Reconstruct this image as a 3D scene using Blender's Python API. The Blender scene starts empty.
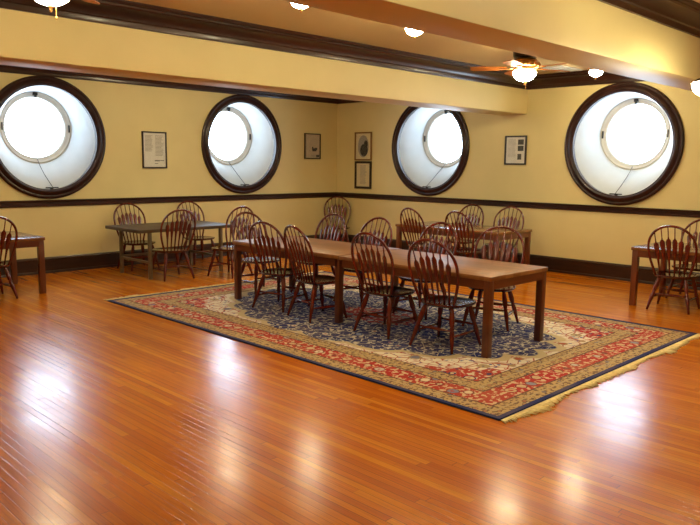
import bpy, bmesh, math, random
from mathutils import Vector, Matrix
random.seed(7)
S = bpy.context.scene
COL = S.collection
PI = math.pi

# ------------------------------------------------------------------ camera
def make_camera():
    yaw, pitch, roll = 0.7839, 0.1374, 0.0113
    f = Vector((math.cos(yaw)*math.cos(pitch), math.sin(yaw)*math.cos(pitch), -math.sin(pitch)))
    r = Vector((math.sin(yaw), -math.cos(yaw), 0))
    u = r.cross(f)
    r2 = math.cos(roll)*r + math.sin(roll)*u
    u2 = -math.sin(roll)*r + math.cos(roll)*u
    cd = bpy.data.cameras.new('camera')
    cd.sensor_width = 36; cd.lens = 707.6/700*36; cd.clip_start = .05; cd.clip_end = 200
    co = bpy.data.objects.new('camera', cd); COL.objects.link(co)
    M = Matrix.Identity(4)
    for i in range(3):
        M[i][0], M[i][1], M[i][2] = r2[i], u2[i], -f[i]
    M[0][3], M[1][3], M[2][3] = -10.8576, -11.2613, 1.76
    co.matrix_world = M
    S.camera = co
make_camera()

# ------------------------------------------------------------------ sky, exposure
S.view_settings.view_transform = 'Standard'
S.view_settings.look = 'None'
S.view_settings.gamma = 1.0
S.view_settings.use_curve_mapping = False
S.view_settings.exposure = 0.15
W = bpy.data.worlds.new('overcast_sky'); S.world = W; W.use_nodes = True
bg = W.node_tree.nodes['Background']
bg.inputs[0].default_value = (0.68, 0.84, 1.0, 1)
bg.inputs[1].default_value = 13.0
LAMP = 180.0                       # strength of the lamp glass
LAMP_COL = (1.0, 0.86, 0.53)

# window centres along each wall (u), wall id
RW, ZC, RI = 0.944, 2.12, 0.80
RP, ZP, DP = 0.475, 2.295, 0.55      # pane radius, centre height, depth
WIN = [('A', -6.28, 0.035), ('A', -2.53, 0.02), ('B', -2.56, -0.01), ('B', -6.36, 0.02)]
for w, u, du in WIN:               # daylight portals in the four openings
    ld = bpy.data.lights.new('daylight', 'AREA'); ld.shape = 'DISK'; ld.size = 2*RP + .1
    ld.energy = 1; ld.cycles.is_portal = True
    lo = bpy.data.objects.new('daylight', ld); COL.objects.link(lo)
    if w == 'A':
        lo.location = (u+du, DP+.08, ZP); lo.rotation_euler = (-PI/2, 0, 0)
    else:
        lo.location = (DP+.08, u+du, ZP); lo.rotation_euler = (0, PI/2, 0)

# ------------------------------------------------------------------ node helper
class NT:
    def __init__(s, name):
        s.m = bpy.data.materials.new(name); s.m.use_nodes = True
        s.t = s.m.node_tree; s.n = s.t.nodes; s.l = s.t.links
        s.b = s.n['Principled BSDF']; s.out = s.n['Material Output']
    def new(s, typ, **kw):
        n = s.n.new(typ)
        for k, v in kw.items(): setattr(n, k, v)
        return n
    def put(s, sock, v):
        if isinstance(v, bpy.types.NodeSocket): s.l.new(v, sock)
        elif v is not None:
            if isinstance(v, (tuple, list)) and len(v) == 3 and sock.type == 'RGBA': v = (*v, 1)
            sock.default_value = v
    def m_(s, op, a, b=None, c=None, clamp=False):
        n = s.new('ShaderNodeMath', operation=op); n.use_clamp = clamp
        s.put(n.inputs[0], a)
        if b is not None: s.put(n.inputs[1], b)
        if c is not None: s.put(n.inputs[2], c)
        return n.outputs[0]
    def mix(s, f, a, b, mode='MIX'):
        n = s.new('ShaderNodeMix', data_type='RGBA', blend_type=mode)
        s.put(n.inputs[0], f); s.put(n.inputs[6], a); s.put(n.inputs[7], b)
        return n.outputs[2]
    def coords(s):
        n = s.new('ShaderNodeTexCoord'); x = s.new('ShaderNodeSeparateXYZ')
        s.l.new(n.outputs['Object'], x.inputs[0])
        return n.outputs['Object'], x.outputs[0], x.outputs[1], x.outputs[2]
    def vec(s, x, y, z):
        n = s.new('ShaderNodeCombineXYZ')
        for i, v in enumerate((x, y, z)): s.put(n.inputs[i], v)
        return n.outputs[0]
    def scale(s, v, k):
        n = s.new('ShaderNodeVectorMath', operation='MULTIPLY'); s.put(n.inputs[0], v); s.put(n.inputs[1], k)
        return n.outputs[0]
    def noise(s, v, sc, det=3, rough=.5):
        n = s.new('ShaderNodeTexNoise'); s.put(n.inputs['Vector'], v); n.inputs['Scale'].default_value = sc
        n.inputs['Detail'].default_value = det; n.inputs['Roughness'].default_value = rough
        return n.outputs['Fac']
    def voro(s, v, sc, feat='F1', rnd=1.0):
        n = s.new('ShaderNodeTexVoronoi', feature=feat); s.put(n.inputs['Vector'], v)
        n.inputs['Scale'].default_value = sc; n.inputs['Randomness'].default_value = rnd
        return n.outputs['Distance'], (n.outputs['Color'] if 'Color' in n.outputs else None)
    def white(s, v):
        n = s.new('ShaderNodeTexWhiteNoise', noise_dimensions='3D'); s.put(n.inputs['Vector'], v)
        return n.outputs['Value']
    def ramp(s, f, *stops):
        n = s.new('ShaderNodeValToRGB'); s.put(n.inputs[0], f)
        e = n.color_ramp.elements
        while len(e) < len(stops): e.new(.5)
        for el, (p, c) in zip(e, stops): el.position = p; el.color = (*c, 1)
        return n.outputs[0]
    def step(s, v, lo, hi):
        n = s.new('ShaderNodeMapRange'); n.clamp = True
        s.put(n.inputs[0], v); n.inputs[1].default_value = lo; n.inputs[2].default_value = hi
        return n.outputs[0]
    def bump(s, h, strength, dist=.01):
        n = s.new('ShaderNodeBump'); n.inputs['Strength'].default_value = strength
        n.inputs['Distance'].default_value = dist; s.put(n.inputs['Height'], h)
        s.l.new(n.outputs[0], s.b.inputs['Normal'])
    def surf(s, col, rough=.5, spec=.5, coat=0, coat_r=.1, metal=0):
        s.put(s.b.inputs['Base Color'], col); s.put(s.b.inputs['Roughness'], rough)
        s.b.inputs['Specular IOR Level'].default_value = spec
        s.b.inputs['Coat Weight'].default_value = coat; s.b.inputs['Coat Roughness'].default_value = coat_r
        s.b.inputs['Metallic'].default_value = metal
        return s.m

def plain(name, col, rough=.5, spec=.5, var=.06, sc=12, **kw):
    t = NT(name); o, x, y, z = t.coords()
    n = t.noise(o, sc, 3)
    c = t.ramp(n, (.3, tuple(v*(1-var) for v in col)), (.7, tuple(min(1, v*(1+var)) for v in col)))
    return t.surf(c, rough, spec, **kw)

def wood(name, c1, c2, axis=0, rough=.3, coat=.3, ring=22, spec=.4, coat_r=.12):
    t = NT(name); o, x, y, z = t.coords()
    k = [ring, ring, ring]; k[axis] = ring*.06
    n = t.noise(t.scale(o, tuple(k)), 1.0, 5, .6)
    k2 = [160, 160, 160]; k2[axis] = 3
    g = t.noise(t.scale(o, tuple(k2)), 1.0, 2)
    f = t.m_('ADD', t.m_('MULTIPLY', n, .75), t.m_('MULTIPLY', g, .25))
    c = t.ramp(f, (.35, c1), (.65, c2))
    return t.surf(c, rough, spec, coat, coat_r)

M = {}
def mat_wall():
    t = NT('yellow_wall_paint'); o, x, y, z = t.coords()
    n = t.noise(o, 1.3, 4); g = t.noise(o, 45, 3)
    c = t.ramp(n, (.3, (.74, .628, .305)), (.7, (.80, .682, .34)))
    t.bump(g, .06, .004)
    return t.surf(c, .55, .35)
M['wall'] = mat_wall()
def mat_ceiling():
    t = NT('tan_ceiling_paint'); o, x, y, z = t.coords()
    n = t.noise(o, 1.1, 3)
    return t.surf(t.ramp(n, (.3, (.62, .46, .21)), (.7, (.67, .50, .24))), .5, .4)
M['ceiling'] = mat_ceiling()
def mat_beam():
    t = NT('yellow_semi_gloss_paint'); o, x, y, z = t.coords()
    return t.surf(t.ramp(t.noise(o, 1.3, 4), (.3, (.74, .628, .305)), (.7, (.80, .682, .34))), .48, .5)
M['beam'] = mat_beam()
M['trim'] = wood('dark_mahogany_trim', (.016, .005, .004), (.050, .014, .008), 0, .34, .2, 9)
M['trim_y'] = wood('dark_mahogany_trim_across', (.016, .005, .004), (.050, .014, .008), 1, .30, .35, 9)
M['baseb'] = wood('baseboard_wood', (.016, .007, .004), (.05, .017, .008), 0, .38, .2, 9)
M['baseb_y'] = wood('baseboard_wood_across', (.016, .007, .004), (.05, .017, .008), 1, .38, .2, 9)
M['casing'] = wood('black_brown_window_casing', (.014, .005, .005), (.040, .011, .009), 2, .36, .12, 8)
M['chair'] = wood('cherry_stained_chair', (.072, .0055, .003), (.155, .014, .005), 2, .25, .6, 14)
M['seat'] = wood('cherry_stained_seat', (.045, .006, .003), (.095, .012, .005), 0, .25, .6, 14)
M['leg_w'] = wood('table_leg_wood', (.085, .020, .006), (.15, .038, .011), 2, .35, .3, 14)
M['apron'] = wood('table_apron_wood', (.10, .026, .008), (.17, .045, .014), 1, .35, .3, 14)
M['apron_x'] = wood('table_apron_wood_across', (.10, .026, .008), (.17, .045, .014), 0, .35, .3, 14)
M['tl_side'] = wood('side_table_wood', (.10, .025, .008), (.19, .050, .015), 2, .35, .3, 14)
M['steel'] = plain('grey_brown_metal', (.20, .15, .085), .42, .5, .1, 9, metal=.3)
M['slab'] = wood('dark_worn_tabletop', (.060, .036, .018), (.10, .064, .034), 0, .5, .0, 10)
M['plaster'] = plain('white_plaster_reveal', (.56, .575, .565), .55, .4, .025, 6)
M['sash'] = plain('cream_sash_paint', (.66, .635, .56), .45, .5, .05, 9)
M['black'] = plain('black_iron', (.012, .012, .012), .4, .5, .1)
M['cord'] = plain('grey_cord', (.10, .10, .10), .8, .3, .1)
M['brass'] = plain('antique_brass', (.65, .33, .09), .28, .5, .12, 30, metal=.9)
M['bronze'] = plain('dark_bronze', (.05, .03, .02), .35, .5, .1, metal=.6)
M['blade'] = wood('orange_fan_blade', (.40, .12, .015), (.55, .18, .025), 0, .55, 0, 12)
M['fringe'] = plain('cream_yellow_fringe', (.80, .64, .30), .9, .2, .15, 40)
M['binding'] = plain('navy_rug_binding', (.006, .008, .045), .9, .2, .3, 60)
M['paper'] = plain('off_white_paper', (.86, .80, .70), .6, .4, .03)
M['paper_g'] = plain('beige_grey_paper', (.62, .50, .36), .6, .4, .05)
M['cream_mat'] = plain('cream_mount', (.85, .72, .45), .6, .4, .03)
M['print'] = plain('grey_print', (.46, .40, .33), .7, .3, .2, 60)
M['print_d'] = plain('dark_ink', (.07, .065, .065), .7, .3, .5, 40)
M['frame_b'] = plain('black_frame_wood', (.018, .010, .007), .3, .5, .1)
M['frame_t'] = wood('tan_frame_wood', (.20, .10, .03), (.30, .16, .05), 2, .35, .3)
M['vent'] = plain('white_vent_metal', (.66, .66, .62), .4, .5, .03)

def glass(name):
    t = NT(name)
    tr = t.new('ShaderNodeBsdfTransparent'); gl = t.new('ShaderNodeBsdfGlossy'); gl.inputs['Roughness'].default_value = .03
    tr.inputs[0].default_value = (.97, .985, 1, 1)
    fr = t.new('ShaderNodeFresnel'); geo = t.new('ShaderNodeNewGeometry')
    ior = t.m_('MULTIPLY_ADD', geo.outputs['Backfacing'], 1/1.45-1.45, 1.45); t.l.new(ior, fr.inputs[0])
    mx = t.new('ShaderNodeMixShader')
    t.l.new(fr.outputs[0], mx.inputs[0]); t.l.new(tr.outputs[0], mx.inputs[1]); t.l.new(gl.outputs[0], mx.inputs[2])
    t.l.new(mx.outputs[0], t.out.inputs[0])
    return t.m
M['glass'] = glass('clear_pane'); M['picglass'] = glass('picture_glass')
def lamp_mat(name, k):
    t = NT(name)
    t.surf((.9, .85, .75), .3)
    t.b.inputs['Emission Color'].default_value = (*LAMP_COL, 1)
    t.b.inputs['Emission Strength'].default_value = LAMP*k
    return t.m
M['lamp'] = lamp_mat('lit_milk_glass', 1.0)
M['fan_lamp'] = lamp_mat('dimmer_lit_fan_glass', .5)

def mat_floor():
    t = NT('orange_strip_floor'); o, x, y, z = t.coords()
    w = .052
    px = t.m_('DIVIDE', x, w); ix = t.m_('FLOOR', px); fx = t.m_('FRACT', px)
    r1 = t.white(t.vec(ix, 3.1, 0))
    py = t.m_('DIVIDE', t.m_('ADD', y, t.m_('MULTIPLY', r1, 7.3)), 1.9); iy = t.m_('FLOOR', py); fy = t.m_('FRACT', py)
    rb = t.white(t.vec(ix, iy, 1.7)); rb2 = t.white(t.vec(ix, iy, 9.2))
    c = t.ramp(rb, (0.0, (.53, .125, .001)), (.35, (.65, .175, .002)), (.8, (.71, .21, .003)), (1.0, (.82, .29, .007)))
    gr = t.noise(t.vec(t.m_('MULTIPLY', x, 120), t.m_('MULTIPLY', y, 2.5), t.m_('MULTIPLY', rb2, 30)), 1.0, 4, .6)
    c = t.mix(t.step(gr, .35, .75), c, t.mix(.45, c, (.22, .04, .004)), 'MIX')
    big = t.noise(o, .55, 4)
    c = t.mix(t.m_('MULTIPLY', t.step(big, .4, .75), .35), c, (.34, .085, .010))
    ex = t.m_('MINIMUM', fx, t.m_('SUBTRACT', 1, fx)); ey = t.m_('MINIMUM', fy, t.m_('SUBTRACT', 1, fy))
    seam = t.m_('MAXIMUM', t.m_('SUBTRACT', 1, t.step(ex, .012, .05)), t.m_('SUBTRACT', 1, t.step(ey, .0004, .0016)))
    worn = t.step(t.white(t.vec(ix, 5.5, 2.2)), .1, .9)
    c = t.mix(t.m_('MULTIPLY', seam, t.m_('MULTIPLY_ADD', worn, .6, .25)), c, (.05, .012, .003))
    sc = t.noise(t.vec(t.m_('MULTIPLY', x, 6), t.m_('MULTIPLY', y, 1.2), 0), 1.0, 4, .65)
    rough = t.m_('MULTIPLY_ADD', t.step(sc, .3, .7), .10, .165)
    tilt = t.m_('MULTIPLY', t.m_('MULTIPLY', t.m_('SUBTRACT', rb2, .5), fx), .07)
    h = t.m_('ADD', tilt, t.m_('ADD', t.m_('MULTIPLY', seam, -.5), t.m_('MULTIPLY', t.noise(t.vec(t.m_('MULTIPLY', x, 14), t.m_('MULTIPLY', y, 2.0), 0), 1.0, 3), .5)))
    t.bump(h, .20, .003)
    return t.surf(c, rough, .42, .0, .12)
M['floor'] = mat_floor()

RX0, RX1, RY0, RY1 = -6.75, -2.97, -8.66, -2.81
def mat_rug():
    t = NT('persian_rug_pile'); o, x, y, z = t.coords()
    hx, hy = (RX1-RX0)/2, (RY1-RY0)/2
    ax, ay = t.m_('ABSOLUTE', x), t.m_('ABSOLUTE', y)
    d = t.m_('MINIMUM', t.m_('SUBTRACT', hx, ax), t.m_('SUBTRACT', hy, ay))
    mir = t.vec(ax, ay, 0)                       # four-fold mirrored drawing
    def blobs(sc, r, rnd=.85, off=(0, 0, 0)):
        v = t.new('ShaderNodeVectorMath', operation='ADD'); t.put(v.inputs[0], mir); v.inputs[1].default_value = off
        dd, cc = t.voro(v.outputs[0], sc, 'F1', rnd)
        return t.m_('SUBTRACT', 1, t.step(dd, r*.8, r*1.15)), dd, cc
    def stems(sc, w, off):
        v = t.new('ShaderNodeVectorMath', operation='ADD'); t.put(v.inputs[0], mir); v.inputs[1].default_value = off
        dd, _ = t.voro(v.outputs[0], sc, 'DISTANCE_TO_EDGE', .9)
        return t.m_('SUBTRACT', 1, t.step(dd, w*.6, w*1.4))
    navy, cream, red, tan, blue, dark = (.009, .020, .14), (.86, .78, .63), (.46, .022, .020), (.55, .37, .16), (.06, .12, .34), (.05, .03, .03)
    def motif(sc, off, ground, ramp_, core, ring, r=.33, rnd=.8):
        """scattered round flowers with a dark outline, a ring and a core"""
        v = t.new('ShaderNodeVectorMath', operation='ADD'); t.put(v.inputs[0], mir); v.inputs[1].default_value = off
        dd, cc = t.voro(v.outputs[0], sc, 'F1', rnd)
        sep = t.new('ShaderNodeSeparateColor'); t.l.new(cc, sep.inputs[0])
        dn = t.m_('ADD', dd, t.m_('MULTIPLY', t.m_('SUBTRACT', t.noise(mir, sc*4, 1), .5), .18))
        c = t.mix(t.m_('SUBTRACT', 1, t.step(dn, r+.05, r+.07)), ground, ring)
        c = t.mix(t.m_('SUBTRACT', 1, t.step(dn, r-.02, r)), c, t.ramp(sep.outputs[0], *ramp_))
        return t.mix(t.m_('SUBTRACT', 1, t.step(dn, r*.33, r*.42)), c, core)
    # navy centre field with pale vines and flowers
    pale = ((0, navy), (.22, (.78, .70, .52)), (.6, (.82, .76, .62)), (.85, (.30, .42, .66)), (1, (.5, .10, .08)))
    fld = t.mix(stems(8.5, .026, (1.3, .4, 0)), navy, (.62, .58, .48))
    fld = t.mix(t.step(t.noise(t.vec(t.m_('ADD', ax, 4), ay, 0), 17, 2), .58, .61), fld, (.70, .64, .50))
    fld = motif(7, (3, 1, 0), fld, pale, red, navy, .25)
    # cream ground round it
    mixed = ((0, red), (.3, (.52, .38, .20)), (.5, blue), (.65, (.70, .54, .30)), (.9, red))
    gnd = t.mix(stems(8, .035, (4, 1, 0)), cream, (.45, .10, .07))
    gnd = t.mix(t.step(t.noise(t.vec(ax, t.m_('ADD', ay, 7), 0), 17, 2), .60, .63), gnd, t.mix(t.step(t.noise(mir, 5, 1), .45, .55), red, blue))
    gnd = motif(5, (2, 5, 0), gnd, mixed, navy, (.40, .28, .14), .25)
    # corner spandrels: red with flowers and a dark blue heart
    sp = t.mix(t.step(t.noise(mir, 18, 2), .55, .58), red, (.74, .62, .44))
    sp = motif(6.5, (8, 3, 0), sp, ((0, (.72, .58, .34)), (.45, navy), (.6, (.80, .72, .56)), (1, (.10, .14, .32))), red, navy, .30)
    # lobed outline of the centre field
    ang = t.m_('ARCTAN2', t.m_('DIVIDE', y, 2.22), t.m_('DIVIDE', x, 1.27))
    rad = t.m_('SQRT', t.m_('ADD', t.m_('POWER', t.m_('DIVIDE', ax, 1.27), 2.0), t.m_('POWER', t.m_('DIVIDE', ay, 2.22), 2.0)))
    lob = t.m_('MULTIPLY_ADD', t.m_('ABSOLUTE', t.m_('SINE', t.m_('MULTIPLY', ang, 10))), .075, 0)
    md = t.m_('SUBTRACT', rad, t.m_('ADD', lob, .93))
    inner = t.mix(t.step(md, -.004, .004), fld, (.65, .52, .30))
    inner = t.mix(t.step(md, .045, .055), inner, gnd)
    # small red centre medallion
    inner = t.mix(t.m_('SUBTRACT', 1, t.step(t.m_('ADD', rad, t.m_('MULTIPLY', lob, .6)), .28, .29)), inner, sp)
    cx, cy = t.m_('SUBTRACT', hx-.62, ax), t.m_('SUBTRACT', hy-.62, ay)
    cr = t.m_('ADD', t.m_('MULTIPLY', cx, 1.25), cy)
    wob = t.m_('MULTIPLY', t.m_('SINE', t.m_('MULTIPLY', t.m_('SUBTRACT', cx, cy), 17)), .05)
    inner = t.mix(t.m_('SUBTRACT', 1, t.step(t.m_('ADD', cr, wob), .58, .60)), inner, sp)
    # borders
    bred = t.mix(t.step(t.noise(mir, 22, 2), .53, .56), red, (.70, .50, .30))
    bred = motif(6.5, (.3, .2, 0), bred, ((0, (.78, .66, .46)), (.4, (.62, .42, .22)), (.6, (.80, .70, .54)), (.85, (.20, .22, .36))), red, (.20, .03, .03), .30, .5)
    btan = t.mix(t.step(t.noise(mir, 30, 2), .52, .56), tan, (.16, .09, .06))
    btan = motif(15, (2, 8, 0), btan, ((0, (.62, .48, .26)), (.4, (.40, .09, .05)), (.6, (.66, .54, .34)), (1, (.12, .13, .24))), (.3, .16, .08), (.14, .08, .05), .30, .6)
    col = t.mix(t.step(d, .615, .62), btan, inner)
    line = lambda v: t.m_('SUBTRACT', 1, t.step(t.m_('ABSOLUTE', t.m_('SUBTRACT', d, v)), .006, .010))
    inb = t.m_('MULTIPLY', t.step(d, .20, .205), t.m_('SUBTRACT', 1, t.step(d, .435, .44)))
    col = t.mix(inb, col, bred)
    for v in (.20, .44, .62): col = t.mix(line(v), col, (.14, .06, .04))
    for v in (.13, .53): col = t.mix(line(v), col, (.50, .38, .20))
    col = t.mix(t.m_('SUBTRACT', 1, t.step(d, .050, .054)), col, navy)
    pile = t.noise(o, 160, 2); wear = t.noise(o, 2.2, 3)
    col = t.mix(t.m_('MULTIPLY', t.step(pile, .3, .7), .35), col, t.mix(.5, col, dark))
    col = t.mix(t.m_('MULTIPLY', t.step(wear, .4, .7), .15), col, tan)
    t.bump(pile, .5, .006)
    m = t.surf(col, .85, .25)
    return m
M['rug'] = mat_rug()

def mat_tabletop():
    t = NT('butcher_strip_tabletop'); o, x, y, z = t.coords()
    hy = .986
    ay = t.m_('ABSOLUTE', y)
    endm = t.step(ay, hy-.125, hy-.122)
    ix = t.m_('FLOOR', t.m_('DIVIDE', x, .065)); ry = t.m_('FLOOR', t.m_('DIVIDE', t.m_('ADD', y, t.m_('MULTIPLY', t.white(t.vec(ix, 1, 1)), 3)), .55))
    rb = t.white(t.vec(ix, ry, 4.4))
    re = t.white(t.vec(t.m_('FLOOR', t.m_('DIVIDE', x, .13)), t.m_('FLOOR', t.m_('DIVIDE', y, .065)), 8))
    g = t.noise(t.vec(t.m_('MULTIPLY', x, 60), t.m_('MULTIPLY', y, 3), 0), 1.0, 3)
    c = t.ramp(t.m_('MULTIPLY_ADD', g, .4, t.m_('MULTIPLY', rb, .6)), (0.1, (.17, .068, .018)), (.5, (.26, .108, .030)), (.9, (.33, .145, .045)))
    ce = t.ramp(re, (0, (.20, .078, .020)), (1, (.32, .135, .040)))
    c = t.mix(endm, c, ce)
    return t.surf(c, .42, .4, .08, .2)
M['top'] = mat_tabletop()
M['top_side'] = wood('plain_side_tabletop', (.17, .066, .02), (.27, .11, .035), 0, .22, .55, 10)

# ------------------------------------------------------------------ mesh helpers
def finish(name, bm, mat, parent=None, smooth=None, loc=None, normals=True):
    if normals: bmesh.ops.recalc_face_normals(bm, faces=bm.faces[:])
    me = bpy.data.meshes.new(name); bm.to_mesh(me); bm.free()
    me.materials.append(mat)
    if smooth is not None:
        me.polygons.foreach_set('use_smooth', [True]*len(me.polygons))
        if smooth > 0: me.set_sharp_from_angle(angle=math.radians(smooth))
    o = bpy.data.objects.new(name, me); COL.objects.link(o)
    if parent is not None: o.parent = parent
    if loc is not None: o.location = loc
    return o
def tag(o, label=None, cat=None, group=None, kind=None):
    if label: o['label'] = label
    if cat: o['category'] = cat
    if group: o['group'] = group
    if kind: o['kind'] = kind
    return o
def empty(name, loc, rz=0):
    o = bpy.data.objects.new(name, None); COL.objects.link(o); o.location = loc; o.rotation_euler = (0, 0, rz)
    o.empty_display_size = .1
    return o
def box(bm, x0, x1, y0, y1, z0, z1, bev=0):
    b2 = bmesh.new()
    v = [b2.verts.new((x, y, z)) for z in (z0, z1) for y in (y0, y1) for x in (x0, x1)]
    for f in ((0, 1, 3, 2), (4, 6, 7, 5), (0, 4, 5, 1), (2, 3, 7, 6), (0, 2, 6, 4), (1, 5, 7, 3)): b2.faces.new([v[i] for i in f])
    if bev: bmesh.ops.bevel(b2, geom=b2.edges[:], offset=bev, segments=2, profile=.5, affect='EDGES')
    me = bpy.data.meshes.new('t'); b2.to_mesh(me); b2.free(); bm.from_mesh(me); bpy.data.meshes.remove(me)
def sweep(bm, pts, radii, seg=8, up=Vector((0, 0, 1)), cap=True):
    """tube along pts; radii: list of r or (r_side, r_up)"""
    pts = [Vector(p) for p in pts]; rings = []
    for i, p in enumerate(pts):
        a = pts[max(0, i-1)]; b = pts[min(len(pts)-1, i+1)]
        d = (b-a).normalized(); s = d.cross(up)
        if s.length < 1e-4: s = d.cross(Vector((1, 0, 0)))
        s.normalize(); n = s.cross(d).normalized()
        r = radii[i] if i < len(radii) else radii[-1]
        rs, ru = r if isinstance(r, tuple) else (r, r)
        rings.append([bm.verts.new(p + s*rs*math.cos(2*PI*k/seg) + n*ru*math.sin(2*PI*k/seg)) for k in range(seg)])
    for A, B in zip(rings, rings[1:]):
        for k in range(seg): bm.faces.new((A[k], A[(k+1) % seg], B[(k+1) % seg], B[k]))
    if cap: bm.faces.new(rings[0][::-1]); bm.faces.new(rings[-1])
def lathe(bm, prof, seg=24, at=(0, 0, 0)):
    """prof: (r,z) pairs turned round a vertical axis"""
    rings = []
    for r, z in prof:
        if r < 1e-5: rings.append([bm.verts.new((at[0], at[1], at[2]+z))])
        else: rings.append([bm.verts.new((at[0]+r*math.cos(2*PI*k/seg), at[1]+r*math.sin(2*PI*k/seg), at[2]+z)) for k in range(seg)])
    for A, B in zip(rings, rings[1:]):
        for k in range(seg):
            q = [A[k % len(A)], A[(k+1) % len(A)], B[(k+1) % len(B)], B[k % len(B)]]
            u = []
            for v in q:
                if v not in u: u.append(v)
            if len(u) > 2: bm.faces.new(u)
    for R_ in (rings[0], rings[-1]):
        if len(R_) > 2: bm.faces.new(R_)
def extrude_profile(bm, prof, p0, p1, outd, mitre0=0, mitre1=0):
    """prof: closed list (out, z). Runs from p0 to p1 (xy); outd = direction of 'out'. mitre: shift along run per unit of out."""
    p0, p1, outd = Vector((*p0, 0)), Vector((*p1, 0)), Vector((*outd, 0))
    run = (p1-p0).normalized(); A = []; B = []
    for o, z in prof:
        A.append(bm.verts.new(p0 + outd*o + run*(mitre0*o) + Vector((0, 0, z))))
        B.append(bm.verts.new(p1 + outd*o - run*(mitre1*o) + Vector((0, 0, z))))
    n = len(prof)
    for i in range(n): bm.faces.new((A[i], A[(i+1) % n], B[(i+1) % n], B[i]))
    bm.faces.new(A[::-1]); bm.faces.new(B)

# ------------------------------------------------------------------ the room
CEIL = 3.27
XL, YF = -14.5, -15.5               # far ends of the two window walls, behind the camera
KB = 3.056                          # underside of the crown moulding
B1N, B1F, B2N, B2F, BZ = -4.67, -4.12, -8.54, -8.11, 2.65

bm = bmesh.new(); box(bm, XL, .0, YF, .0, -.12, 0)
tag(finish('floor', bm, M['floor']), 'orange varnished strip wood floor with narrow boards', 'floor', kind='structure')
bm = bmesh.new(); box(bm, XL, .0, YF, .0, CEIL, CEIL+.1)
tag(finish('ceiling', bm, M['ceiling']), 'tan painted ceiling between the deep beams', 'ceiling', kind='structure')

TH = .62
def wall_with_holes(name, which, L, wins, label):
    """front face at w=0 with round openings, back face at w=TH with smaller ones"""
    bm = bmesh.new(); T = CEIL+.1
    P = (lambda u, w, z: (u, w, z)) if which == 'A' else (lambda u, w, z: (w, u, z))
    def quad(u0, u1, z0, z1, w):
        bm.faces.new([bm.verts.new(P(u, w, z)) for u, z in ((u0, z0), (u1, z0), (u1, z1), (u0, z1))])
    H = 1.0
    for w, dz, rr in ((0, ZC, RI+.02), (TH, ZP, RP+.07)):
        u = L
        for c, du in sorted(wins):
            cc = c if w == 0 else c+du
            quad(u, c-H, -.12, T, w)
            quad(c-H, c+H, -.12, ZC-H, w); quad(c-H, c+H, ZC+H, T, w)
            n = 96
            ring = []; sq = []
            for k in range(n):
                a = 2*PI*k/n; ca, sa = math.cos(a), math.sin(a); m = max(abs(ca), abs(sa))
                ring.append(bm.verts.new(P(cc+rr*ca, w, dz+rr*sa))); sq.append(bm.verts.new(P(c+H*ca/m, w, ZC+H*sa/m)))
            for k in range(n):
                j = (k+1) % n; bm.faces.new((ring[k], ring[j], sq[j], sq[k]))
            u = c+H
        quad(u, 0 if w == 0 else TH, -.12, T, w)
    # closing strips at both ends, top and bottom
    for u in (L, TH):
        bm.faces.new([bm.verts.new(P(u, w, z)) for w, z in ((0, -.12), (TH, -.12), (TH, T), (0, T))])
    for z in (-.12, T):
        bm.faces.new([bm.verts.new(P(u, w, z)) for u, w in ((L, 0), (TH, 0), (TH, TH), (L, TH))])
    bmesh.ops.remove_doubles(bm, verts=bm.verts[:], dist=1e-4)
    return tag(finish(name, bm, M['wall']), label, 'wall', kind='structure')
wall_with_holes('wall_left', 'A', XL, [(u, du) for w, u, du in WIN if w == 'A'], 'yellow painted wall left of the room corner with two round windows')
wall_with_holes('wall_right', 'B', YF, [(u, du) for w, u, du in WIN if w == 'B'], 'yellow painted wall right of the room corner with two round windows')
bm = bmesh.new(); box(bm, XL-.2, XL, YF, 0, -.12, CEIL+.1)
tag(finish('wall_rear', bm, M['wall']), 'yellow painted wall behind the viewer on the left', 'wall', kind='structure')
bm = bmesh.new(); box(bm, XL, 0, YF-.2, YF, -.12, CEIL+.1)
tag(finish('wall_front', bm, M['wall']), 'yellow painted wall behind the viewer', 'wall', kind='structure')

def beam(n, y0, y1, label, mat='beam'):
    bm = bmesh.new(); box(bm, XL, 0, y0, y1, BZ, CEIL+.02, .008)
    return tag(finish(n, bm, M[mat], smooth=30), label, 'beam', kind='structure')
beam('ceiling_beam', B1N, B1F, 'yellow boxed ceiling beam farther from the viewer, passing in front of the round windows', 'wall')
beam('ceiling_beam', B2N, B2F, 'yellow boxed ceiling beam nearest the viewer, crossing the top of the photo')

# crown mouldings
CR = [(0, KB), (.025, KB), (.030, KB+.018), (.030, KB+.052), (.045, KB+.062), (.050, KB+.080), (.060, KB+.10), (.085, KB+.128),
      (.118, KB+.145), (.140, KB+.150), (.150, KB+.162), (.150, KB+.178), (.175, KB+.186), (.185, KB+.20), (.185, CEIL), (0, CEIL)]
crown_n = [0]
def crown(p0, p1, outd, mat, label, m0=0, m1=0):
    crown_n[0] += 1
    bm = bmesh.new(); extrude_profile(bm, CR, p0, p1, outd, m0, m1)
    return tag(finish('trim_%d' % crown_n[0], bm, M[mat], smooth=35), label, 'crown moulding', kind='structure')
crown((XL, 0), (0, 0), (0, -1), 'trim', 'dark crown moulding on the left wall just above its round windows', 0, 1)
crown((0, 0), (0, B1F), (-1, 0), 'trim_y', 'dark crown moulding on the right wall next to the room corner', 1, 1)
crown((XL, B1F), (0, B1F), (0, 1), 'trim', 'dark crown moulding on the hidden side of the farther beam', 0, 1)
crown((XL, B1N), (0, B1N), (0, -1), 'trim', 'dark crown moulding along the top of the farther beam, facing the viewer', 0, 1)
crown((0, B1N), (0, B2F), (-1, 0), 'trim_y', 'dark crown moulding on the right wall between the two beams', 1, 1)
crown((XL, B2F), (0, B2F), (0, 1), 'trim', 'dark crown moulding on the hidden side of the nearer beam', 0, 1)
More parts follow.
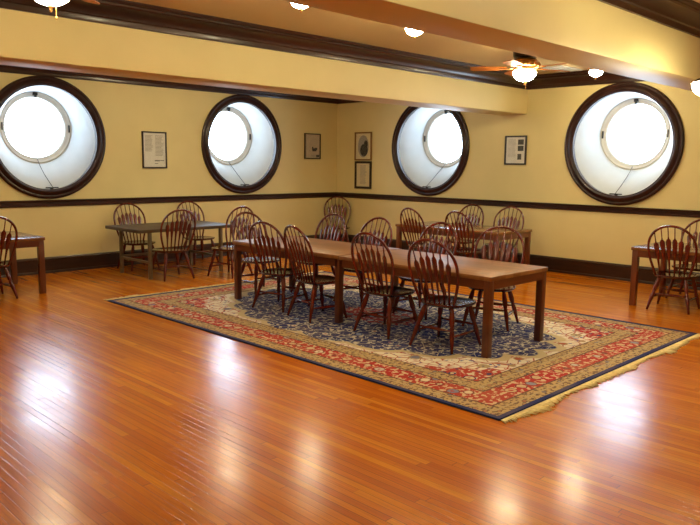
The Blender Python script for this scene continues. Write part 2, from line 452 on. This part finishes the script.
crown((XL, B2N), (0, B2N), (0, -1), 'trim', 'dark crown moulding along the top of the nearer beam', 0, 1)
crown((0, B2N), (0, YF), (-1, 0), 'trim_y', 'dark crown moulding on the right wall on the near side of the nearer beam', 1, 0)
# chair rails and baseboards
RAIL = [(0, 1.054), (.022, 1.054), (.030, 1.062), (.030, 1.078), (.024, 1.084), (.024, 1.122), (.042, 1.132), (.046, 1.140), (.046, 1.152), (.040, 1.158), (0, 1.158)]
BASE = [(0, 0), (.045, 0), (.045, .018), (.038, .034), (.026, .038), (.026, .205), (.034, .214), (.034, .226), (.022, .240), (.014, .254), (0, .254)]
def run(name, prof, p0, p1, outd, mat, label, cat, m0=0, m1=0):
    bm = bmesh.new(); extrude_profile(bm, prof, p0, p1, outd, m0, m1)
    tag(finish(name, bm, M[mat], smooth=35), label, cat, kind='structure')
run('trim_9', RAIL, (XL, 0), (0, 0), (0, -1), 'trim', 'dark chair rail running along the left wall under its windows', 'chair rail', 0, 1)
run('trim_10', RAIL, (0, 0), (0, YF), (-1, 0), 'trim_y', 'dark chair rail running along the right wall under its windows', 'chair rail', 1, 0)
run('baseboard_left', BASE, (XL, 0), (0, 0), (0, -1), 'baseb', 'tall dark wooden baseboard of the left wall', 'baseboard', 0, 1)
run('baseboard_right', BASE, (0, 0), (0, YF), (-1, 0), 'baseb_y', 'tall dark wooden baseboard of the right wall', 'baseboard', 1, 0)

# ------------------------------------------------------------------ round windows
def ring_loft(bm, P, rings, n=96):
    """rings: (centre_u, w, centre_z, r); lofted circles"""
    R_ = []
    for cu, w, cz, r in rings:
        R_.append([bm.verts.new(P(cu+r*math.cos(2*PI*k/n), w, cz+r*math.sin(2*PI*k/n))) for k in range(n)])
    for A, B in zip(R_, R_[1:]):
        for k in range(n): bm.faces.new((A[k], A[(k+1) % n], B[(k+1) % n], B[k]))
    return R_
def window(n, which, u, du, label):
    root = empty('window_%d' % n, (u, 0, ZC) if which == 'A' else (0, u, ZC))
    tag(root, label, 'window', kind='structure')
    P = (lambda a, w, z: (a, w, z)) if which == 'A' else (lambda a, w, z: (w, a, z))
    zp = ZP-ZC
    # dark moulded casing
    bm = bmesh.new()
    prof = [(RW, .0), (RW, -.030), (RW-.012, -.042), (RW-.030, -.044), (RW-.040, -.036), (RW-.052, -.034), (RW-.080, -.058), (RW-.105, -.064),
            (RW-.124, -.054), (RW-.130, -.040), (RI-.004, -.034), (RI-.004, .035), (RI+.02, .035), (RI+.02, 0)]
    R_ = ring_loft(bm, P, [(0, w, 0, r) for r, w in prof])
    n_ = 96
    for k in range(n_): bm.faces.new((R_[-1][k], R_[-1][(k+1) % n_], R_[0][(k+1) % n_], R_[0][k]))
    finish('casing', bm, M['casing'], root, 40)
    # white splayed reveal
    bm = bmesh.new(); ro = RP+.085
    rings = [(0, .03, 0, RI)]
    for i in range(1, 7):
        f = i/6; e = f**.85
        rings.append((du*e, .03+.47*f, zp*e, RI+(ro-RI)*e))
    ring_loft(bm, P, rings+[(du, .50, zp, ro+.12)][:0])
    finish('reveal', bm, M['plaster'], root, 40)
    # round sash that holds the pane
    bm = bmesh.new()
    sp = [(ro+.01, .49), (ro-.012, .484), (ro-.022, .49), (ro-.034, .505), (RP+.03, .510), (RP+.012, .520), (RP, .535), (RP, .575), (ro+.01, .575)]
    R_ = ring_loft(bm, P, [(du, w, zp, r) for r, w in sp])
    for k in range(n_): bm.faces.new((R_[-1][k], R_[-1][(k+1) % n_], R_[0][(k+1) % n_], R_[0][k]))
    sash = finish('sash', bm, M['sash'], root, 40)
    bm = bmesh.new()
    R_ = ring_loft(bm, P, [(du, DP, zp, RP+.004), (du, DP+.008, zp, RP+.004)]); bm.faces.new(R_[0]); bm.faces.new(R_[1])
    finish('pane', bm, M['glass'], sash)
    # latch over the pane, pivots at the sides
    bm = bmesh.new()
    zt = zp+RP+.05
    pb = lambda a0, a1, w0, w1, z0, z1: box(bm, *((a0, a1, w0, w1) if which == 'A' else (w0, w1, a0, a1)), z0, z1, .004)
    pb(du-.035, du+.035, .470, .512, zt-.018, zt+.028); pb(du-.014, du+.014, .455, .50, zt-.055, zt+.01)
    finish('latch', bm, M['black'], sash)
    for sg in (-1, 1):
        bm = bmesh.new(); a = du+sg*(RP+.058)
        pb(a-.014, a+.014, .486, .512, zp-.06, zp+.06)
        finish('pivot', bm, M['black'], sash)
    # cord from the bottom of the sash to a cleat on the casing
    a0 = Vector((du-.01, .49, zp-RP-.03)); a1 = Vector((.055, .012, -RI+.035)); pts = []
    for i in range(13):
        f = i/12; q = a0.lerp(a1, f)
        pts.append(P(q.x - .04*math.sin(PI*f), q.y - .03*math.sin(PI*f), q.z + .015*math.sin(PI*f)))
    bm = bmesh.new(); sweep(bm, pts, [.005], 6); finish('pull_cord', bm, M['cord'], root, 0)
    bm = bmesh.new(); pb(-.06, .14, -.012, .012, -RI+.020, -RI+.038); pb(.02, .06, -.006, .03, -RI+.002, -RI+.03)
    finish('cord_cleat', bm, M['black'], root)
    return root
window(1, *WIN[0], 'round window at the left edge of the photo in the left wall')
window(2, *WIN[1], 'round window in the left wall, nearer the room corner')
window(3, *WIN[2], 'round window in the right wall whose top is hidden by the beam')
window(4, *WIN[3], 'round window in the right wall at the right of the photo, above the bare floor')

# ------------------------------------------------------------------ rug
rug = empty('persian_rug', ((RX0+RX1)/2, (RY0+RY1)/2, 0))
tag(rug, 'large patterned red, cream and navy oriental rug under the long dining tables', 'rug')
hx, hy = (RX1-RX0)/2, (RY1-RY0)/2
bm = bmesh.new(); box(bm, -hx+.012, hx-.012, -hy+.012, hy-.012, .001, .0075); finish('pile', bm, M['rug'], rug)
bm = bmesh.new()
rc = .013
c4 = [(-hx, -hy), (hx, -hy), (hx, hy), (-hx, hy)]
for i in range(4):
    a, b = c4[i], c4[(i+1) % 4]
    sweep(bm, [(a[0]+(b[0]-a[0])*k/20, a[1]+(b[1]-a[1])*k/20, .0062) for k in range(21)], [(rc, .0055)], 8)
finish('binding', bm, M['binding'], rug, 40)
def fringe(sy):
    bm = bmesh.new(); rnd = random.Random(5 if sy > 0 else 9)
    n = 330; ph = rnd.random()*6
    for i in range(n):
        x = -hx + (i+.5)*2*hx/n
        L = .085 + .022*math.sin(x*5+ph) + rnd.uniform(-.02, .02) + (.03 if (i//14) % 5 == 2 else 0)
        dx = .03*math.sin(x*9+ph) + rnd.uniform(-.012, .012)
        z = .004+rnd.random()*.004
        sweep(bm, [(x, sy*(hy+.008), .007), (x+dx*.4, sy*(hy+.01+L*.45), z+.001), (x+dx, sy*(hy+L), z)], [(.0072, .003), (.0082, .003), (.006, .0022)], 5)
    o = finish('fringe', bm, M['fringe'], rug, 0); o['kind'] = 'stuff'; o['label'] = 'cream knotted fringe'
fringe(-1); fringe(1)

# ------------------------------------------------------------------ tables
def wooden_table(name, loc, lx, ly, label, topmat, legmat, H=.76, leg=.072, group=None, grain_y=True):
    root = empty(name, loc); tag(root, label, 'table', group)
    hx, hy = lx/2, ly/2
    bm = bmesh.new(); box(bm, -hx, hx, -hy, hy, H-.042, H, .004); finish('tabletop', bm, M[topmat], root, 30)
    i = .012
    for ax, nm in (('x', 'apron_x'), ('y', 'apron')):
        for sg in (-1, 1):
            bm = bmesh.new()
            if ax == 'x': box(bm, -hx+i+leg, hx-i-leg, sg*(hy-i-.012)-.012, sg*(hy-i-.012)+.012, H-.125, H-.042, .002)
            else: box(bm, sg*(hx-i-.012)-.012, sg*(hx-i-.012)+.012, -hy+i+leg, hy-i-leg, H-.125, H-.042, .002)
            finish('apron', bm, M[nm], root)
    for sx in (-1, 1):
        for sy in (-1, 1):
            bm = bmesh.new(); cx, cy = sx*(hx-i-leg/2), sy*(hy-i-leg/2); h = leg/2
            box(bm, cx-h, cx+h, cy-h, cy+h, 0, H-.042, .004); finish('leg', bm, M[legmat], root, 30)
    return root
RT = .0085                                              # tables and chairs on the rug stand on its pile
def long_table():
    x0, x1, y0, y1, H, leg, i = -5.495, -4.475, -7.71, -3.765, .76, .070, .012
    root = empty('dining_table', ((x0+x1)/2, (y0+y1)/2, RT))
    tag(root, 'very long wooden table with square legs standing on the rug', 'table')
    hx, hy = (x1-x0)/2, (y1-y0)/2
    for sy in (-1, 1):
        bm = bmesh.new(); box(bm, -hx, hx, .002-hy/2, hy/2-.002, H-.042, H+.003*sy, .004)
        finish('tabletop', bm, M['top'], root, 30, (0, sy*hy/2, 0))
        bm = bmesh.new(); box(bm, -hx+i+leg, hx-i-leg, sy*(hy-i-.012)-.012, sy*(hy-i-.012)+.012, H-.125, H-.043, .002); finish('apron', bm, M['apron_x'], root)
        for sx in (-1, 1):
            bm = bmesh.new(); yy = sorted((sy*(leg*.5), sy*(hy-i-leg)))
            box(bm, sx*(hx-i-.012)-.012, sx*(hx-i-.012)+.012, yy[0], yy[1], H-.125, H-.043, .002); finish('apron', bm, M['apron'], root)
    for sx in (-1, 1):
        for cy in (-(hy-i-leg/2), 0.035, hy-i-leg/2):
            bm = bmesh.new(); cx = sx*(hx-i-leg/2); h = leg/2
            box(bm, cx-h, cx+h, cy-h, cy+h, 0, H-.043, .004); finish('leg', bm, M['leg_w'], root, 30)
long_table()
wooden_table('side_table', (-1.22, -4.27, 0), 1.0, 2.06, 'wooden table set along the right wall behind the rug', 'top_side', 'tl_side')
wooden_table('side_table', (-1.42, -8.42, 0), 1.04, 1.94, 'wooden table cut off by the right edge of the photo', 'top_side', 'tl_side')
wooden_table('side_table', (-8.06, -1.215, 0), 1.94, 1.11, 'wooden table cut off by the left edge of the photo', 'top_side', 'tl_side')
def work_table():
    root = empty('work_table', (-4.84, -1.18, 0))
    tag(root, 'dark-topped table with slim grey metal legs beside the left wall', 'table')
    hx, hy, H = .86, .535, .765
    bm = bmesh.new(); box(bm, -hx, hx, -hy, hy, H-.05, H, .006); finish('tabletop', bm, M['slab'], root, 30)
    for sx in (-1, 1):
        for sy in (-1, 1):
            bm = bmesh.new(); cx, cy = sx*.64, sy*.45
            box(bm, cx-.025, cx+.025, cy-.025, cy+.025, 0, H-.05, .005); finish('leg', bm, M['steel'], root, 30)
        bm = bmesh.new(); box(bm, sx*.64-.018, sx*.64+.018, -.425, .425, .235, .27, .004); finish('stretcher', bm, M['steel'], root)
    bm = bmesh.new(); box(bm, -.622, .622, .43, .466, .255, .29, .004); finish('stretcher', bm, M['steel'], root)
    return root
work_table()

# ------------------------------------------------------------------ windsor chairs
SEAT = .445
def bow_w(h):                       # half width of the bow at height h above the seat
    H0, H1 = .36, .635
    if h <= H0:
        f = h/H0; return .190 + (.276-.190)*math.sin(f*PI/2)**1.1
    return .276*math.sqrt(max(0, 1-((h-H0)/(H1-H0))**2.15))
def back_pt(y, h):                  # leaning, slightly curved plane of the back
    return Vector((-.185 - .235*h - .06*h*h + .20*y*y, y, SEAT-.012+h))
def leg_profile(bm, a, b):
    a, b = Vector(a), Vector(b)
    st = [(0, .0145), (.06, .015), (.10, .0185), (.22, .0225), (.34, .0235), (.42, .018), (.455, .0140), (.475, .0195), (.50, .0150), (.54, .0185), (.60, .0205), (.66, .0205), (.72, .0175), (.88, .0135), (1, .012)]
    sweep(bm, [a.lerp(b, t) for t, r in st], [r*1.2 for t, r in st], 10, Vector((1, 0, 0)))
def build_chair():
    root = empty('windsor_chair', (0, 0, 0))
    # saddle seat
    bm = bmesh.new(); n = 40
    def outline(k):
        a = 2*PI*k/n; ca, sa = math.cos(a), math.sin(a)
        ex = 2.7
        x = math.copysign(abs(ca)**(2/ex), ca)*.245; y = math.copysign(abs(sa)**(2/ex), sa)*.262
        y *= 1 - .10*max(0, -x/.245) + .02*max(0, x/.245)
        return x, y
    layers = [(.0, -.034), (.80, -.034), (.93, -.026), (.99, -.010), (1.0, -.002), (.985, .004), (.94, .003), (.80, -.004), (.55, -.010), (.28, -.012), (0, -.011)]
    R_ = []
    for s, dz in layers:
        if s == 0: R_.append([bm.verts.new((0, 0, SEAT+dz))]); continue
        R_.append([bm.verts.new((outline(k)[0]*s, outline(k)[1]*s, SEAT+dz)) for k in range(n)])
    for A, B in zip(R_, R_[1:]):
        for k in range(n):
            if len(A) == 1: bm.faces.new((A[0], B[(k+1) % n], B[k]))
            elif len(B) == 1: bm.faces.new((A[k], A[(k+1) % n], B[0]))
            else: bm.faces.new((A[k], A[(k+1) % n], B[(k+1) % n], B[k]))
    finish('seat', bm, M['seat'], root, 0)
    # bent bow
    bm = bmesh.new(); hs = [.635*math.sin(PI/2*i/22) if i > 6 else .635*math.sin(PI/2*7/22)*i/7 for i in range(23)]
    left = [back_pt(-bow_w(h), h) for h in hs]; right = [back_pt(bow_w(h), h) for h in reversed(hs[:-1])]
    sweep(bm, left+right, [(.0155, .0140)], 8, Vector((1, 0, 0))); finish('back_bow', bm, M['chair'], root, 0)
    # arrow spindles
    prof = [(0, .0095, .009), (.18, .0105, .009), (.34, .014, .0085), (.50, .0235, .008), (.62, .029, .0075), (.70, .031, .0075), (.735, .024, .0075), (.765, .0095, .0075), (.80, .007, .007), (1, .0065, .0065)]
    for i in range(6):
        yb = -.138 + .276*i/5; yt = yb*1.45
        h = .335
        for _ in range(120):
            if h < .633 and bow_w(h+.0025) > abs(yt): h += .0025
        a, b = back_pt(yb, 0.0), back_pt(yt, h)
        a = a + Vector((.012, 0, 0))
        pts, rad = [], []
        for t_, rw, rt in prof:
            p = back_pt(yb+(yt-yb)*t_, h*t_) + Vector((.012*(1-t_), 0, 0))
            pts.append(p); rad.append((rw, rt))
        bm = bmesh.new(); sweep(bm, pts, rad, 8, Vector((1, 0, 0))); finish('spindle', bm, M['chair'], root, 0)
    # turned splayed legs
    tops = {(-1, -1): (-.145, -.150), (-1, 1): (-.145, .150), (1, -1): (.135, -.165), (1, 1): (.135, .165)}
    feet = {(-1, -1): (-.265, -.245), (-1, 1): (-.265, .245), (1, -1): (.225, -.25), (1, 1): (.225, .25)}
    L = {}
    for k in tops:
        a = (*tops[k], SEAT-.02); b = (*feet[k], .0045); L[k] = (Vector(a), Vector(b))
        bm = bmesh.new(); leg_profile(bm, a, b); finish('leg', bm, M['chair'], root, 0)
    def at(k, z):
        a, b = L[k]; return a.lerp(b, (a.z-z)/(a.z-b.z))
    def stretcher(p, q):
        bm = bmesh.new(); st = [(0, .008), (.2, .0095), (.42, .0145), (.5, .0155), (.58, .0145), (.8, .0095), (1, .008)]
        sweep(bm, [p.lerp(q, t) for t, r in st], [r*1.15 for t, r in st], 8); finish('stretcher', bm, M['chair'], root, 0)
    for sy in (-1, 1): stretcher(at((-1, sy), .155), at((1, sy), .155))
    stretcher(at((-1, -1), .205), at((-1, 1), .205)); stretcher(at((1, -1), .215), at((1, 1), .215))
    return root
def dup(root):
    r = root.copy(); COL.objects.link(r)
    for ch in list(root.children):
        c = ch.copy(); COL.objects.link(c); c.parent = r
    return r
CH = [  # x, y, facing (deg), on rug, label
 (-5.36, -4.60, 10, 1, 'near side of the long table, farthest left'),
 (-5.42, -5.33, -10, 1, 'near side of the long table, turned side-on, second from left'),
 (-5.36, -6.36, 0, 1, 'near side of the long table, just right of its middle leg'),
 (-5.37, -7.14, 3, 1, 'near side of the long table, beside its bare right corner'),
 (-4.88, -3.56, 268, 1, 'far left end of the long table'),
 (-4.41, -4.17, 180, 1, 'far side of the long table, spindles shining, below the corner chair'),
 (-4.42, -5.03, 180, 1, 'far side of the long table, second from left'),
 (-4.41, -6.04, 180, 1, 'far side of the long table, third from left'),
 (-4.29, -6.93, 199, 1, 'far side of the long table, beside its bare right end'),
 (-5.06, -.50, 270, 0, 'by the left wall, left one behind the grey-legged table'),
 (-3.88, -.50, 270, 0, 'by the left wall, right one behind the grey-legged table'),
 (-5.18, -1.72, 86, 0, 'seen from behind, near side of the grey-legged table'),
 (-4.37, -2.11, 194, 0, 'facing the viewer, near right corner of the grey-legged table'),
 (-.45, -.50, 228, 0, 'standing alone in the room corner'),
 (-1.70, -3.86, -8, 0, 'near side of the right-wall table, at its left end'),
 (-1.74, -4.82, -6, 0, 'near side of the right-wall table, toward its right end'),
 (-.62, -3.82, 180, 0, 'between right-wall table and wall, left one'),
 (-.62, -4.64, 184, 0, 'between right-wall table and wall, right one'),
 (-7.79, -1.66, 92, 0, 'cut off by the left edge of the photo'),
 (-1.76, -7.96, 6, 0, 'near side of the table at the right photo edge'),
 (-.86, -7.86, 180, 0, 'far side of the table at the right photo edge'),
]
proto = build_chair()
for i, (x, y, a, on, lab) in enumerate(CH):
    c = proto if i == 0 else dup(proto)
    c.location = (x, y, RT if on else 0); c.rotation_euler = (0, 0, math.radians(a))
    tag(c, 'dark red windsor chair, ' + lab, 'chair', 'arrow-back windsor chairs')

# ------------------------------------------------------------------ framed pictures
def picture(name, which, u0, u1, z0, z1, label, cat, framemat, matmat, fw, build):
    cu, cz = (u0+u1)/2, (z0+z1)/2; hu, hz = abs(u1-u0)/2, (z1-z0)/2
    root = empty(name, (cu, 0, cz) if which == 'A' else (0, cu, cz)); tag(root, label, cat)
    P = (lambda a0, a1, w0, w1: (a0, a1, -w1, -w0)) if which == 'A' else (lambda a0, a1, w0, w1: (-w1, -w0, -a1, -a0))
    # local a runs rightwards as seen from the room
    bm = bmesh.new()
    for a0, a1, b0, b1 in ((-hu, -hu+fw, -hz, hz), (hu-fw, hu, -hz, hz), (-hu+fw, hu-fw, hz-fw, hz), (-hu+fw, hu-fw, -hz, -hz+fw)):
        box(bm, *P(a0, a1, .002, .030), b0, b1, .003)
    finish('frame', bm, M[framemat], root)
    bm = bmesh.new(); box(bm, *P(-hu+fw*.8, hu-fw*.8, .004, .012), -hz+fw*.8, hz-fw*.8); finish('sheet', bm, M[matmat], root)
    def patch(nm, mat, rects):
        bm = bmesh.new()
        for a0, a1, b0, b1 in rects: box(bm, *P(a0, a1, .0122, .0132), b0, b1)
        finish(nm, bm, M[mat], root)
    build(root, patch, hu-fw, hz-fw, P)
    bm = bmesh.new(); box(bm, *P(-hu+fw*.9, hu-fw*.9, .018, .020), -hz+fw*.9, hz-fw*.9); finish('glass', bm, M['picglass'], root)
    return root
def lines(a0, a1, b0, b1, n, rnd, h=.45):
    out = []
    for i in range(n):
        z = b1-(b1-b0)*(i+.5)/n; dh = (b1-b0)/n*h/2
        out.append((a0, a1-(a1-a0)*(rnd.random()*.25), z-dh, z+dh))
    return out
def doc_two(root, patch, hu, hz, P):
    r = random.Random(1)
    patch('printed_text', 'print', lines(-hu*.85, -hu*.12, -hz*.1, hz*.88, 13, r)+lines(hu*.08, hu*.82, -hz*.35, hz*.88, 16, r))
    patch('signature', 'print_d', [(hu*.0, hu*.45, -hz*.66, -hz*.60), (hu*.5, hu*.85, -hz*.64, -hz*.60), (hu*.0, hu*.3, -hz*.82, -hz*.79)])
picture('framed_document', 'A', -4.67, -4.20, 1.66, 2.29, 'thin black framed two-column document between the two windows of the left wall', 'picture', 'frame_b', 'paper', .022, doc_two)
def sketch(root, patch, hu, hz, P):
    patch('drawing', 'print_d', [(hu*.0, hu*.55, -hz*.42, -hz*.18), (-hu*.05, hu*.12, -hz*.30, -hz*.05), (hu*.30, hu*.66, -hz*.30, -hz*.12), (hu*.52, hu*.95, -hz*.92, -hz*.72)])
    patch('caption', 'print', [(-hu*.2, hu*.5, -hz*.80, -hz*.76), (-hu*.1, hu*.45, -hz*.90, -hz*.87), (-hu*.92, -hu*.84, -hz*.9, hz*.9)])
picture('framed_drawing', 'A', -.96, -.51, 1.87, 2.40, 'thin black framed beige drawing on the left wall beside the room corner', 'picture', 'frame_b', 'paper_g', .020, sketch)
def portrait(root, patch, hu, hz, P):
    def oval(nm, mat, ca, cz, ra, rz, w):
        bm = bmesh.new(); f, b = [], []
        for k in range(48):
            a = ca+ra*math.cos(2*PI*k/48); z = cz+rz*math.sin(2*PI*k/48)
            q = P(a, a, w, w+.001)
            f.append(bm.verts.new((q[0], q[2], z))); b.append(bm.verts.new((q[1], q[3], z)))
        bm.faces.new(f)
        bm.faces.new(b[::-1])
        for k in range(48): bm.faces.new((f[k], f[(k+1) % 48], b[(k+1) % 48], b[k]))
        finish(nm, bm, M[mat], root)
    oval('oval_photograph', 'print', 0, 0, hu*.72, hz*.86, .0122)
    oval('dark_figure', 'print_d', hu*.10, -hz*.30, hu*.52, hz*.48, .0134)
    oval('dark_figure', 'print_d', hu*.34, hz*.16, hu*.26, hz*.30, .0136)
picture('framed_portrait', 'B', -.56, -1.05, 1.85, 2.44, 'tan framed dark oval photograph on the right wall, upper of two by the corner', 'picture', 'frame_t', 'cream_mat', .030, portrait)
def doc_one(root, patch, hu, hz, P):
    patch('printed_text', 'print', lines(-hu*.45, hu*.5, -hz*.8, hz*.85, 17, random.Random(3)))
picture('framed_document', 'B', -.57, -1.05, 1.26, 1.835, 'thick black framed document hung right below the oval photograph', 'picture', 'frame_b', 'cream_mat', .045, doc_one)
def doc_pics(root, patch, hu, hz, P):
    patch('printed_text', 'print', lines(-hu*.82, hu*.05, -hz*.55, hz*.85, 15, random.Random(4), .3))
    for b in ((.42, .82), (-.06, .34), (-.72, -.28)):
        patch('small_photograph', 'print_d', [(hu*.22, hu*(.82 if b[0] > -.5 else .62), hz*b[0], hz*b[1])])
picture('framed_document', 'B', -4.27, -4.70, 1.79, 2.29, 'dark framed page with three small photographs, between the two windows of the right wall', 'picture', 'frame_b', 'paper', .026, doc_pics)

# ------------------------------------------------------------------ lamps
def bowl(bm, r, h, z0):
    """open-topped bowl whose lowest point is z0"""
    pr = [(0, z0)]
    for i in range(1, 10):
        a = PI/2*i/9; pr.append((r*math.sin(a), z0+h*(1-math.cos(a))))
    pr += [(r*.96, z0+h+.004), (r*.9, z0+h+.008)]
    lathe(bm, pr, 28)
def finial(bm, z, s=1):
    lathe(bm, [(0, z-.045*s), (.008*s, z-.040*s), (.012*s, z-.030*s), (.006*s, z-.020*s), (.016*s, z-.010*s), (.020*s, z), (.0, z+.004*s)], 14)
def ceiling_fan(x, y, a0, label):
    root = empty('ceiling_fan', (x, y, 0)); tag(root, label, 'ceiling fan', 'ceiling fans')
    bm = bmesh.new(); bowl(bm, .145, .115, 2.81); finish('lamp_bowl', bm, M['fan_lamp'], root, 0)
    bm = bmesh.new(); finial(bm, 2.81); finish('finial', bm, M['brass'], root, 0)
    bm = bmesh.new(); sweep(bm, [(.035, 0, 2.93), (.037, 0, 2.80), (.036, 0, 2.745)], [.003], 6); lathe(bm, [(0, 2.72), (.006, 2.728), (.006, 2.74), (0, 2.75)], 8, (.036, 0, 0)); finish('pull_chain', bm, M['brass'], root, 0)
    bm = bmesh.new(); lathe(bm, [(.02, 2.925), (.10, 2.932), (.135, 2.945), (.145, 2.960), (.12, 2.972), (.155, 2.985), (.175, 3.005), (.175, 3.03), (.15, 3.05), (.16, 3.06), (.13, 3.085), (.06, 3.095)], 28)
    for k in range(14):
        a = 2*PI*k/14; bb = bmesh.new(); bmesh.ops.create_icosphere(bb, subdivisions=2, radius=.028, matrix=Matrix.Translation((.165*math.cos(a), .165*math.sin(a), 3.015)))
        me = bpy.data.meshes.new('t'); bb.to_mesh(me); bb.free(); bm.from_mesh(me); bpy.data.meshes.remove(me)
    finish('motor_housing', bm, M['brass'], root, 40)
    bm = bmesh.new(); lathe(bm, [(.05, 3.085), (.05, 3.10), (.14, 3.105), (.15, 3.12), (.15, 3.17), (.12, 3.185), (.03, 3.19), (.03, 3.22), (.09, 3.23), (.10, 3.26), (.10, CEIL)], 24); finish('mount', bm, M['bronze'], root, 40)
    for k in range(5):
        a = math.radians(a0)+2*PI*k/5
        b = bmesh.new()
        T = Matrix.Rotation(a, 4, 'Z') @ Matrix.Translation((0, 0, 2.975)) @ Matrix.Rotation(math.radians(11), 4, 'X')
        nseg = 10; top, bot = [], []
        outline = [(.22, .045), (.30, .062), (.45, .070), (.58, .073), (.64, .066), (.67, .045)]
        pts = [(r, w) for r, w in outline] + [(r, -w) for r, w in reversed(outline)]
        for r, w in pts:
            top.append(b.verts.new(T @ Vector((r, w, .004)))); bot.append(b.verts.new(T @ Vector((r, w, -.004))))
        b.faces.new(top); b.faces.new(bot[::-1])
        for i in range(len(pts)):
            j = (i+1) % len(pts); b.faces.new((top[i], bot[i], bot[j], top[j]))
        bl = finish('blade', b, M['blade'], root)
        b = bmesh.new(); sweep(b, [T @ Vector((.12, 0, -.004)), T @ Vector((.20, 0, -.010)), T @ Vector((.30, 0, -.010))], [(.022, .006), (.03, .005), (.018, .004)], 8)
        finish('blade_iron', b, M['brass'], bl, 0)
ceiling_fan(-2.93, -6.39, -22, 'brass ceiling fan with lit bowl between the beams near the right wall')
ceiling_fan(-8.76, -6.26, 40, 'ceiling fan with a lit bowl and pull chain at the top left of the photo')
def dome(x, y, z, label, r=.094):
    root = empty('ceiling_light', (x, y, 0)); tag(root, label, 'ceiling light', 'dome ceiling lights')
    bm = bmesh.new(); bowl(bm, r, .078, z); finish('lamp_bowl', bm, M['lamp'], root, 0)
    bm = bmesh.new(); finial(bm, z, .8); finish('finial', bm, M['brass'], root, 0)
    bm = bmesh.new(); lathe(bm, [(r*1.02, z+.088), (r*1.1, z+.098), (r*1.1, z+.113), (r*.8, z+.135), (r*.75, CEIL)], 28); finish('canopy', bm, M['bronze'], root, 40)
dome(-.98, -6.36, 3.05, 'lit dome ceiling light above the rightmost round window, below the beam edge')
dome(-5.2, -6.5, 3.05, 'lit dome ceiling light at the top middle, peeping out below the nearer beam')
dome(-6.8, -6.6, 3.05, 'lit dome ceiling light showing a sliver below the beam, left of another')
# the same lights in the bays the beams hide; they show in the floor's shine
dome(-7.3, -2.1, 3.05, 'lit dome ceiling light behind the farther beam, before the leftmost round window')
dome(-4.42, -2.1, 3.05, 'lit dome ceiling light behind the farther beam, over the grey-legged table')
dome(-3.55, -3.1, 3.05, 'lit dome ceiling light behind the farther beam, toward the room corner')
for x, y, lab in ((-5.6, -9.7, 'right'), (-8.3, -9.7, 'left')):  # two unseen domes, added to brighten the nearer beam and the foreground
    dome(x, y, 3.05, 'unseen lit dome added to light the nearer beam and foreground, %s of two' % lab)
def pendant(x, y, z, label):
    root = empty('pendant_lamp', (x, y, 0)); tag(root, label, 'pendant lamp')
    bm = bmesh.new(); bowl(bm, .112, .11, z); finish('lamp_bowl', bm, M['lamp'], root, 0)
    bm = bmesh.new(); finial(bm, z, .7); finish('finial', bm, M['brass'], root, 0)
    bm = bmesh.new(); lathe(bm, [(.108, z+.122), (.108, z+.132), (.05, z+.16), (.012, z+.20), (.012, CEIL-.03), (.06, CEIL-.025), (.07, CEIL)], 20); finish('stem', bm, M['bronze'], root, 40)
pendant(-4.29, -9.01, 2.375, 'lit white pendant bowl at the right photo edge before the nearer beam')

# ceiling vent
root = empty('ceiling_vent', (-.62, -5.62, CEIL)); tag(root, 'white rectangular ceiling vent beside the brass fan near the right wall', 'vent')
bm = bmesh.new()
for q in ((-.34, .34, -.17, -.14), (-.34, .34, .14, .17), (-.34, -.31, -.14, .14), (.31, .34, -.14, .14)): box(bm, *q, -.016, -.001)
finish('frame', bm, M['vent'], root)
bm = bmesh.new()
for i in range(11):
    y = -.125+i*.025; box(bm, -.31, .31, y-.009, y+.009, -.012, -.004)
finish('louvre', bm, M['vent'], root)
